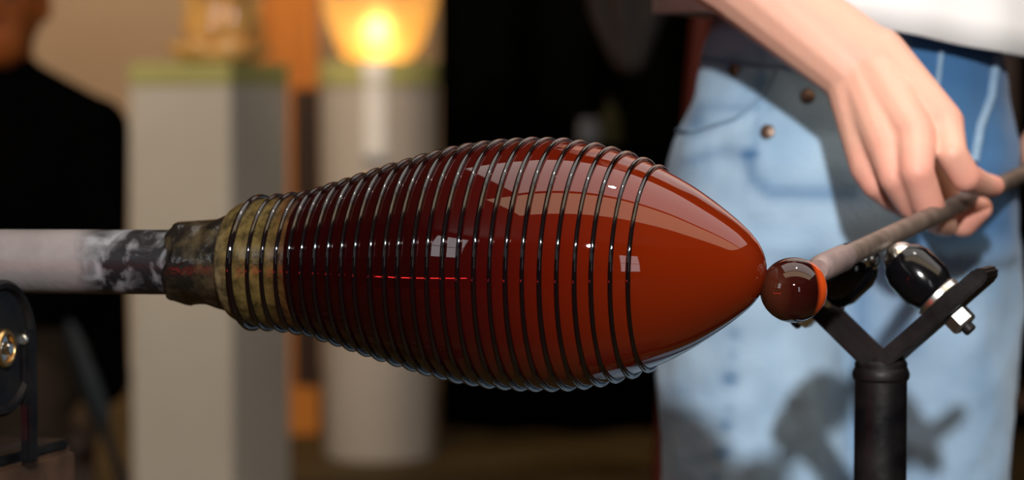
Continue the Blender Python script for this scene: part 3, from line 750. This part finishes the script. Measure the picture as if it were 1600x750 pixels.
mx = nt.nodes.new('ShaderNodeMix'); mx.data_type = 'RGBA'; mx.inputs['B'].default_value = (0.035, 0.12, 0.27, 1)
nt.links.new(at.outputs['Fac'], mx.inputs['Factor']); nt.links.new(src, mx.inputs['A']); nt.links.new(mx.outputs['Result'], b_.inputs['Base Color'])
bvh = BVHTree.FromPolygons([v.co.copy() for v in jeans_me.vertices], [tuple(p.vertices) for p in jeans_me.polygons])
def on_jeans(x, y):
    d = (P(x, y, 1.0) - CAM).normalized(); h = bvh.ray_cast(CAM + d * 1.7, d, 1.2)
    return h[0], h[1]
def seam(name, pl, r, m, lift=0.0008):
    pts = []
    for (x0, y0), (x1, y1) in zip(pl[:-1], pl[1:]):
        for k in range(8):
            h, n = on_jeans(x0 + (x1 - x0) * k / 8, y0 + (y1 - y0) * k / 8)
            if h is not None: pts.append(h + n * lift)
    if len(pts) > 2:
        o = link(name, tube(name, pts, r, 8), m); o.parent = jeans
        return o
seam('pocket_edge', [(1215, 105), (1190, 150), (1150, 185), (1085, 205), (1045, 205)], 0.0017, M['thread_pale'])
seam('pocket_edge', [(1470, 80), (1465, 130), (1440, 200)], 0.0022, M['thread_pale'])
seam('pocket_edge', [(1556, 90), (1548, 150), (1530, 200), (1520, 260)], 0.0036, M['thread_pale'])
seam('waistband_stitch', [(1100, 92), (1150, 98), (1215, 103), (1260, 110)], 0.002, M['thread_blue'])
for k, (x, y) in enumerate([(1148, 108), (1199, 206), (1262, 150)]):
    h, n = on_jeans(x, y)
    if h is not None:
        o = link('rivet', lathe('rivet', h - n * .001, n, [(0, 0), (0, .0058), (.002, .0058), (.0032, .004), (.0036, 0)], 16), M['copper']); o.parent = jeans
# white shirt hanging loose over the waistband
vs, fs = [], []
NS, LS = 120, 22
for i in range(LS):
    t = i / (LS - 1)
    for k in range(NS):
        an = 2 * math.pi * k / NS; ct, st = math.cos(an), math.sin(an)
        hem = 0.972 - 0.006 - 0.020 * ct + 0.003 * math.sin(3 * an + 1)
        z = hem + (1.43 - hem) * t
        hw = float(np.interp(z, [.93, 1.0, 1.15, 1.3, 1.40, 1.43], [.152, .152, .152, .175, .175, .14]))
        dp = float(np.interp(z, [.93, 1.0, 1.15, 1.3, 1.40, 1.43], [.128, .124, .115, .118, .085, .06]))
        fo = 1 + (1 - t) ** 2 * (0.022 * math.sin(7 * an + 2 * t) + 0.014 * math.sin(13 * an + 1.3))
        vs.append(Vector((BX + .003 + hw * fo * math.copysign(abs(ct) ** .9, ct), BY + dp * fo * math.copysign(abs(st) ** .9, st), z)))
for i in range(LS - 1):
    for k in range(NS):
        k2 = (k + 1) % NS; fs.append((i * NS + k, i * NS + k2, (i + 1) * NS + k2, (i + 1) * NS + k))
shirt_me = mesh('shirt', vs, fs)
so = link('shirt', shirt_me, M['shirt'], person); so['label'] = 'white cotton shirt hanging over the jeans'
md = so.modifiers.new('t', 'SOLIDIFY'); md.thickness = 0.003; md.offset = 0
for s_, e_, nm in ((sh, el, 'sleeve'), (sh2, el2, 'sleeve')):
    d_ = (e_ - s_); o = link(nm, tube('sleeve', [s_ + d_ * -.12, s_, s_ + d_ * .25, s_ + d_ * .5], [.066, .072, .070, .072], 28, caps=False), M['shirt'], person)
    md = o.modifiers.new('t', 'SOLIDIFY'); md.thickness = 0.003; md.offset = 0
for x in (cxl - .015, cxr - .008):
    sv, sf = merge(ellipsoid((x, BY - .045, .038), .045, .14, .038), ellipsoid((x, BY + .01, .075), .045, .055, .06))
    sv = [Vector((v.x, v.y, max(v.z, 0.0))) for v in sv]
    link('boot', organic('boot', (sv, sf), 0.006, 3), M['boot'], person)

# ------------------------------------------------------------------ person in black, seated far behind
SD2 = 4.5
def q2(x, y, dd=0.0): return P(x, y, SD2 + dd)
hc2 = q2(2, 8); nk = q2(-2, 105, .03); sl = q2(-160, 190, .05); sr = q2(150, 203, .05); ch = q2(-2, 300, .05); hip = q2(-2, 560, .10)
bw = 1.0
body_vf = merge(ellipsoid(hc2 + Vector((0, 0, .012)), .076, .095, .112), ellipsoid(hc2 + Vector((.004, -.04, -.06)), .052, .052, .055),
    capsules([seg(nk + Vector((0, 0, -.05)), .058, hc2 + Vector((0, .02, -.05)), .055), seg(hc2 + Vector((.005, -.094, .005)), .010, hc2 + Vector((.006, -.108, -.03)), .014),
              seg(hc2 + Vector((-.012, -.088, -.062)), .008, hc2 + Vector((.02, -.088, -.062)), .008)]),
    ellipsoid(hc2 + Vector((-.078, .005, 0)), .012, .022, .032), ellipsoid(hc2 + Vector((.078, .005, 0)), .012, .022, .032),
    ellipsoid(ch, .16, .10, .24), capsules([seg(sl, .05, sr, .05), seg(hip + Vector((-.08, 0, 0)), .10, hip + Vector((.08, 0, 0)), .10)]))
kr = Vector((hip.x + .13, hip.y - .44, hip.z - .02)); kl = Vector((hip.x - .16, hip.y - .44, hip.z - .02))
elr = Vector((sr.x + .005, sr.y - .02, sr.z - .28)); wrr = Vector((kr.x - .10, kr.y + .10, kr.z + .10))
ell = Vector((sl.x - .005, sl.y - .02, sl.z - .28)); wrl = Vector((kl.x + .10, kl.y + .10, kl.z + .10))
arms = capsules([seg(sr, .045, elr, .038), seg(elr, .036, wrr, .024), seg(sl, .045, ell, .038), seg(ell, .036, wrl, .024)] +
    [s_ for wv, sg in ((wrr, -1), (wrl, 1)) for s_ in ([seg(wv, .024, wv + Vector((sg * .03, -.05, -.03)), .024)] +
     [seg(wv + Vector((sg * .03 + dx, -.05, -.03)), .010, wv + Vector((sg * .05 + dx, -.10 - .01 * (1 - abs(dx) * 40), -.055)), .008) for dx in (-.03, -.01, .01, .03)] +
     [seg(wv + Vector((sg * .03, -.02, -.01)), .012, wv + Vector((sg * .075, -.05, -.015)), .009)])])
man_me = organic('seated', merge(body_vf, arms), 0.006, 5)
man = link('person', man_me, M['skin_orange_lit']); tag(man, 'person in black shirt sitting in the dim back beside the plinth', 'person')
sv = merge(ellipsoid(ch, .178, .125, .20), ellipsoid(Vector((hip.x, hip.y, hip.z + .10)), .185, .13, .20),
    capsules([seg(sl, .058, nk + Vector((-.025, 0, -.030)), .056), seg(sr, .058, nk + Vector((.025, 0, -.030)), .056), seg(nk + Vector((0, -.008, -.05)), .075, nk + Vector((0, .0, -.01)), .070),
              seg(sr, .062, elr, .054), seg(elr, .052, wrr, .042), seg(sl, .062, ell, .054), seg(ell, .052, wrl, .042),
              seg(elr, .054, Vector((elr.x, elr.y + .05, elr.z - .18)), .05)]))
sh_o = link('shirt', organic('black_shirt', sv, 0.009, 4), M['black_shirt'], man)
fl = 0.05
tr = capsules([seg(hip + Vector((-.07, 0, -.01)), .11, kl, .085), seg(hip + Vector((.07, 0, -.01)), .11, kr, .085), seg(kl, .082, Vector((kl.x, kl.y - .02, .12)), .065), seg(kr, .082, Vector((kr.x, kr.y - .02, .12)), .065)])
link('trousers', organic('trousers', tr, 0.009, 4), M['brown_trousers'], man)
hv = organic('hair2', merge(ellipsoid(hc2 + Vector((0, .012, .035)), .084, .098, .105)), 0.008, 3)
bm = bmesh.new(); bm.from_mesh(hv); bmesh.ops.delete(bm, geom=[v for v in bm.verts if v.co.y < hc2.y - .05 and v.co.z < hc2.z + .06], context='VERTS'); bm.to_mesh(hv); bm.free(); smooth(hv)
link('hair', hv, M['hair'], man)
for sx in (-.027, .035):
    v, f = ellipsoid(hc2 + Vector((sx, -.088, .012)), .010, .006, .007); link('eye', mesh('eye', v, f), M['hair'], man)
for k in (kl, kr):
    v, f = ellipsoid((k.x, k.y - .06, .045), .045, .13, .045); link('boot', organic('boot2', (v, f), 0.008, 2), M['boot'], man)
st_z = hip.z - .115
stool = empty('low_stool', (hip.x, hip.y, 0)); tag(stool, 'low dark wooden stool under the person in black', 'stool')
add('seat', box('sseat', (hip.x, hip.y, st_z - .02), (.36, .30, .04), .008), M['wood_bench'], stool)
for a in (-.14, .14):
    for b in (-.11, .11):
        add('leg', box('sleg', (hip.x + a, hip.y + b, (st_z - .04) / 2), (.035, .035, st_z - .04), .004), M['wood_bench'], stool)
# grey metal paddle leaning in front of the seated person
pa, pb_ = P(155, 645, 3.95), P(112, 520, 3.95)
dv = (pb_ - pa).normalized(); foot = pa - dv * (pa.z / dv.z)
padd = empty('metal_paddle', foot); tag(padd, 'slim grey metal paddle leaning in front of the person in black', 'paddle')
add('blade', tube('blade', [pa - dv * .02, pa, pa + dv * .06, pb_, pb_ + dv * .02], [.010, .019, .017, .012, .006], 4), mat('dull_grey_metal', (.03, .037, .04), .5, .3, c2=(.02, .025, .03), nscale=20), padd)
add('shaft', tube('shaft', [foot, pa], .008, 12), M['black_steel'], padd)

# ------------------------------------------------------------------ plinths and art glass
D1 = 5.5
cpt = P(360, 97, D1); h1 = cpt.z; s1 = 0.262; al = R(23.8)
ex = Vector((-math.cos(al), math.sin(al), 0)); ey = Vector((math.sin(al), math.cos(al), 0))
c1 = Vector((cpt.x, cpt.y, 0)) + ex * s1 / 2 + ey * s1 / 2
rot1 = Matrix((ex, ey, ex.cross(ey))).transposed()
if rot1.determinant() < 0: rot1 = Matrix((-ex, ey, UP)).transposed()
plinth = empty('plinth', c1); tag(plinth, 'square white plinth with a lime band round its top', 'plinth', 'display plinths')
add('body', box('pb', (c1.x, c1.y, (h1 - .05) / 2), (s1, s1, h1 - .05), .003, rot1), M['white_paint'], plinth)
add('top_band', box('pt', (c1.x, c1.y, h1 - .025), (s1 + .002, s1 + .002, .05), .003, rot1), M['lime'], plinth)
D2_ = 6.5
c2 = P(592, 97, D2_); h2 = c2.z; c2 = Vector((c2.x, c2.y, 0))
plinth2 = empty('plinth', c2); tag(plinth2, 'round white plinth with a lime band under the glowing gold bowl', 'plinth', 'display plinths')
add('body', lathe('rb', c2, UP, [(0, 0), (0, .142), (.01, .146), (h2 - .062, .153), (h2 - .062, 0)], 64), M['white_gloss'], plinth2)
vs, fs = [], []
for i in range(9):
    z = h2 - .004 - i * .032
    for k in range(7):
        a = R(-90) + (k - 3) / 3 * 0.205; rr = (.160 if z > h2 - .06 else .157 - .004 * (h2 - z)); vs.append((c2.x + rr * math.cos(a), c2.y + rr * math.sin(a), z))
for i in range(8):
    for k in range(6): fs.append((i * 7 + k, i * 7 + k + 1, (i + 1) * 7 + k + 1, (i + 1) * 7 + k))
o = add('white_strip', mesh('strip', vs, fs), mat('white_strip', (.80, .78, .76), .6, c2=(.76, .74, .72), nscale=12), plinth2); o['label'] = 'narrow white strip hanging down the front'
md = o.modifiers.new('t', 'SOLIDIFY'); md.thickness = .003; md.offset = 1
add('top_band', lathe('rt', c2, UP, [(h2 - .062, 0), (h2 - .062, .158), (h2 - .004, .158), (h2, .154), (h2, 0)], 64), M['lime'], plinth2)

def wavy_bowl(name, c, prof, lobes, amp, wall, n=96, tw=0.0):
    vs, fs = [], []; full = prof + [(z + (wall if i == 0 else 0), max(r - wall, .002)) for i, (z, r) in enumerate(prof)][::-1]
    zmax = max(z for z, _ in prof)
    for z, r in full:
        f = (z / zmax) ** 1.5
        for k in range(n):
            t = 2 * math.pi * k / n; rr = r * (1 + amp * f * math.sin(lobes * t + tw * z))
            vs.append(Vector((c.x + rr * math.cos(t), c.y + rr * math.sin(t), c.z + z + amp * .08 * f * math.cos(lobes * t * 2))))
    m = len(full)
    for i in range(m - 1):
        for k in range(n):
            k2 = (k + 1) % n; fs.append((i * n + k, i * n + k2, (i + 1) * n + k2, (i + 1) * n + k))
    fs.append(tuple(range(n))[::-1]); fs.append(tuple((m - 1) * n + k for k in range(n)))
    return mesh(name, vs, fs)
g1 = Vector((c1.x + .02, c1.y, h1))
a1 = empty('glass_sculpture', g1); tag(a1, 'amber folded art glass on the square plinth', 'art glass', 'amber glass pieces')
add('dish', wavy_bowl('dish', g1, [(0, .07), (.008, .09), (.02, .105), (.04, .112)], 5, .10, .006), M['amber_glass'], a1)
add('folded_body', wavy_bowl('fold', g1 + Vector((.01, 0, .007)), [(0, .045), (.03, .078), (.07, .092), (.11, .078), (.15, .085), (.20, .105)], 7, .16, .006, tw=18), M['amber_glass'], a1)
g2 = Vector((c2.x, c2.y, h2))
a2 = empty('glass_bowl', g2); tag(a2, 'glowing gold glass bowl on the round plinth', 'bowl', 'amber glass pieces')
add('bowl', wavy_bowl('gbowl', g2, [(0, .06), (.006, .08), (.02, .098), (.06, .118), (.12, .140), (.18, .155), (.22, .162)], 9, .03, .005), M['gold_bowl'], a2)
lb = add('lamp_bulb', lathe('lb', g2, UP, [(.006, 0), (.006, .025), (.014, .035), (.030, .044), (.046, .044), (.062, .034), (.072, .016), (.074, 0)], 24), M['bulb_glow'], a2)
pl_ = lamp('bowl_lamp', 'POINT', g2 + Vector((0, -.07, .085)), g2, 2.6, (1.0, .74, .36), .03)

# amber wood panel and dark post between the plinths
def board(x0, x1, d, z1, m, name, label, cat, th=.04):
    a, b = P(x0, 375, d), P(x1, 375, d); wd = b.x - a.x
    r = empty(name, ((a.x + b.x) / 2, a.y, 0)); tag(r, label, cat)
    return r, (a.x + b.x) / 2, a.y, wd
r, x, y, wd = board(380, 500, 6.95, 2.3, None, 'wooden_door', 'amber wooden door standing between the two plinths', 'door panel')
add('door_leaf', box('dl', (x - .035, y, 1.0), (wd - .07, .04, 2.0), .004), M['wood_amber'], r)
add('door_stile', box('ds', (x + wd / 2 - .035, y - .003, .48), (.07, .05, .96), .004), M['wood_dark'], r)
add('door_panel', box('dp', (x + wd / 2 - .035, y - .001, 1.48), (.07, .045, 1.04), .004), M['wood_amber'], r)
add('door_rail', box('dr', (x, y - .004, .07), (wd, .052, .14), .004), M['wood_amber'], r)

# black curtain filling the back on the right
cd = 6.98
xa, xb = P(686, 375, cd).x, 2.6; yc = P(0, 375, cd).y
vs, fs = [], []; NC = 260
for i in range(2):
    for k in range(NC + 1):
        t = k / NC; x = xa + (xb - xa) * t
        vs.append((x, yc + .035 * math.sin(t * 75) + .015 * math.sin(t * 31 + 1), 0.004 if i == 0 else 2.7))
for k in range(NC): fs.append((k, k + 1, NC + 2 + k, NC + 1 + k))
cu = link('curtain', mesh('curtain', vs, fs), M['curtain']); tag(cu, 'tall black curtain hanging across the dark back of the shop', 'curtain')
md = cu.modifiers.new('t', 'SOLIDIFY'); md.thickness = 0.006

# dim bench with jars behind the bulb, cloth hanging above
tz = P(930, 226, 5.0).z; tb = P(930, 226, 5.0)
tbl = empty('side_table', (tb.x + .05, tb.y + .2, 0)); tag(tbl, 'black table in the shadow behind the glass bulb', 'table')
add('table_top', box('tt', (tb.x + .12, tb.y + .2, tz - .02), (.42, .40, .04), .004), M['black_shirt'], tbl)
add('column', lathe('tcol', (P(1075, 226, 5.0).x, tb.y + .2, 0), UP, [(.02, 0), (.02, .03), (tz - .04, .03), (tz - .04, 0)], 24), M['black_shirt'], tbl)
add('foot', box('tfoot', (P(1100, 226, 5.0).x, tb.y + .2, .01), (.26, .40, .02), .004), M['black_shirt'], tbl)
M['dim_white'] = mat('pale_grey_enamel', (.22, .25, .28), .4, c2=(.18, .2, .23), nscale=10)
M['olive'] = mat('olive_bottle', (.05, .05, .012), .2, c2=(.04, .04, .01), nscale=10)
j1 = P(921, 226, 5.08); jar = empty('jar', (j1.x, j1.y, tz)); tag(jar, 'small pale grey jar on the black table', 'jar')
add('body', lathe('jb', (j1.x, j1.y, tz), UP, [(0, 0), (0, .020), (.004, .023), (.036, .023), (.042, .018), (.042, 0)], 24), M['dim_white'], jar)
add('lid', lathe('jl', (j1.x, j1.y, tz + .042), UP, [(0, 0), (0, .020), (.008, .020), (.010, .018), (.010, 0)], 24), M['dim_white'], jar)
j2 = P(956, 226, 5.12); bot = empty('bottle', (j2.x, j2.y, tz)); tag(bot, 'dark olive bottle on the black table', 'bottle')
add('body', lathe('bb', (j2.x, j2.y, tz), UP, [(0, 0), (0, .020), (.003, .022), (.055, .022), (.068, .012), (.088, .010), (.088, 0)], 24), M['olive'], bot)
add('cap', lathe('bc', (j2.x, j2.y, tz + .086), UP, [(0, 0), (0, .012), (.012, .012), (.013, 0)], 20), M['black_steel'], bot)
hk = P(985, -160, 4.9)
coat = empty('hanging_apron', hk); tag(coat, 'dark grey cloth apron hanging in the shadow behind the person', 'apron')
cl = [(-160, 985, 10), (-100, 982, 40), (-20, 980, 62), (20, 981, 56), (60, 984, 40), (95, 986, 24), (112, 987, 8)]
vs, fs = [], []
for y_, x_, hw_ in cl:
    for k in range(25):
        t = k / 24 * 2 - 1; p = P(x_ + hw_ * t, y_, 4.9 - .03 * math.cos(t * 1.5) + .01 * math.sin(t * 9)); vs.append(p)
for i in range(len(cl) - 1):
    for k in range(24): fs.append((i * 25 + k, i * 25 + k + 1, (i + 1) * 25 + k + 1, (i + 1) * 25 + k))
o = add('cloth', mesh('apron', vs, fs), M['grey_cloth'], coat); md = o.modifiers.new('t', 'SOLIDIFY'); md.thickness = .008
add('strap', tube('strap', [hk + Vector((0, -.02, -.01)), Vector((hk.x, hk.y - .01, ZC - .002))], .004, 8), M['grey_cloth'], coat)

# orange-red pole leaning behind the jeans
pa, pb_ = P(1033, 750, 3.2), P(1096, 30, 3.2); dv = (pb_ - pa).normalized(); f0 = pa - dv * (pa.z / dv.z)
pole = empty('leaning_pole', f0); tag(pole, 'orange-red painted pole standing behind the jeans', 'pole')
add('shaft', tube('pshaft', [f0, f0 + dv * 1.5], .0135, 20), M['red_paint'], pole)
add('end_cap', tube('pcap', [f0 + dv * 1.5, f0 + dv * 1.52], [.0145, .012], 20), M['black_steel'], pole)

# dark rack at the far right
rk = P(1625, 600, 4.2)
rack = empty('wooden_rack', (rk.x, rk.y, 0)); tag(rack, 'dark brown wooden rack beyond the jeans', 'rack')
for a in (-.07, .35):
    add('post', box('rp', (rk.x + a, rk.y, .55), (.045, .045, 1.1), .004), M['wood_dark'], rack)
for z in (.20, .42, .62, .84):
    add('shelf', box('rs', (rk.x + .14, rk.y + .05, z), (.50, .20, .025), .003), M['wood_bench'], rack)

print('tris', sum(len(o.data.polygons) for o in bpy.data.objects if o.type == 'MESH'))

# ------------------------------------------------------------------ furnace beside the camera, added so its red slit mirrors in the glass
fb = Vector((-2.05, -1.25, 0)); fdir = (Vector((A0.x, A0.y, 0)) - fb).normalized(); fside = Vector((fdir.y, -fdir.x, 0))
frot = Matrix((fside, -fdir, UP)).transposed()
if frot.determinant() < 0: frot = Matrix((-fside, -fdir, UP)).transposed()
furn = empty('unseen_furnace', fb); tag(furn, 'unseen dark steel box added so its red slit mirrors in the ruby bulb', 'unseen_furnace')
add('body', box('fbody', fb - fdir * .35 + UP * .55, (2.0, .6, 1.1), .01, frot), M['black_steel'], furn)
add('door', box('fdoor', fb - fdir * .04 + UP * .60, (1.84, .04, .36), .006, frot), M['black_steel'], furn)
M['hot_slit'] = mat('red_heat', (1, .1, .05), .5, emit=(1.0, .03, .03), estr=60, c2=(1, .12, .06), nscale=5)
add('glowing_slit', box('fslit', fb - fdir * .02 + fside * .13 + UP * .41, (1.04, .03, .010), 0, frot), M['hot_slit'], furn)
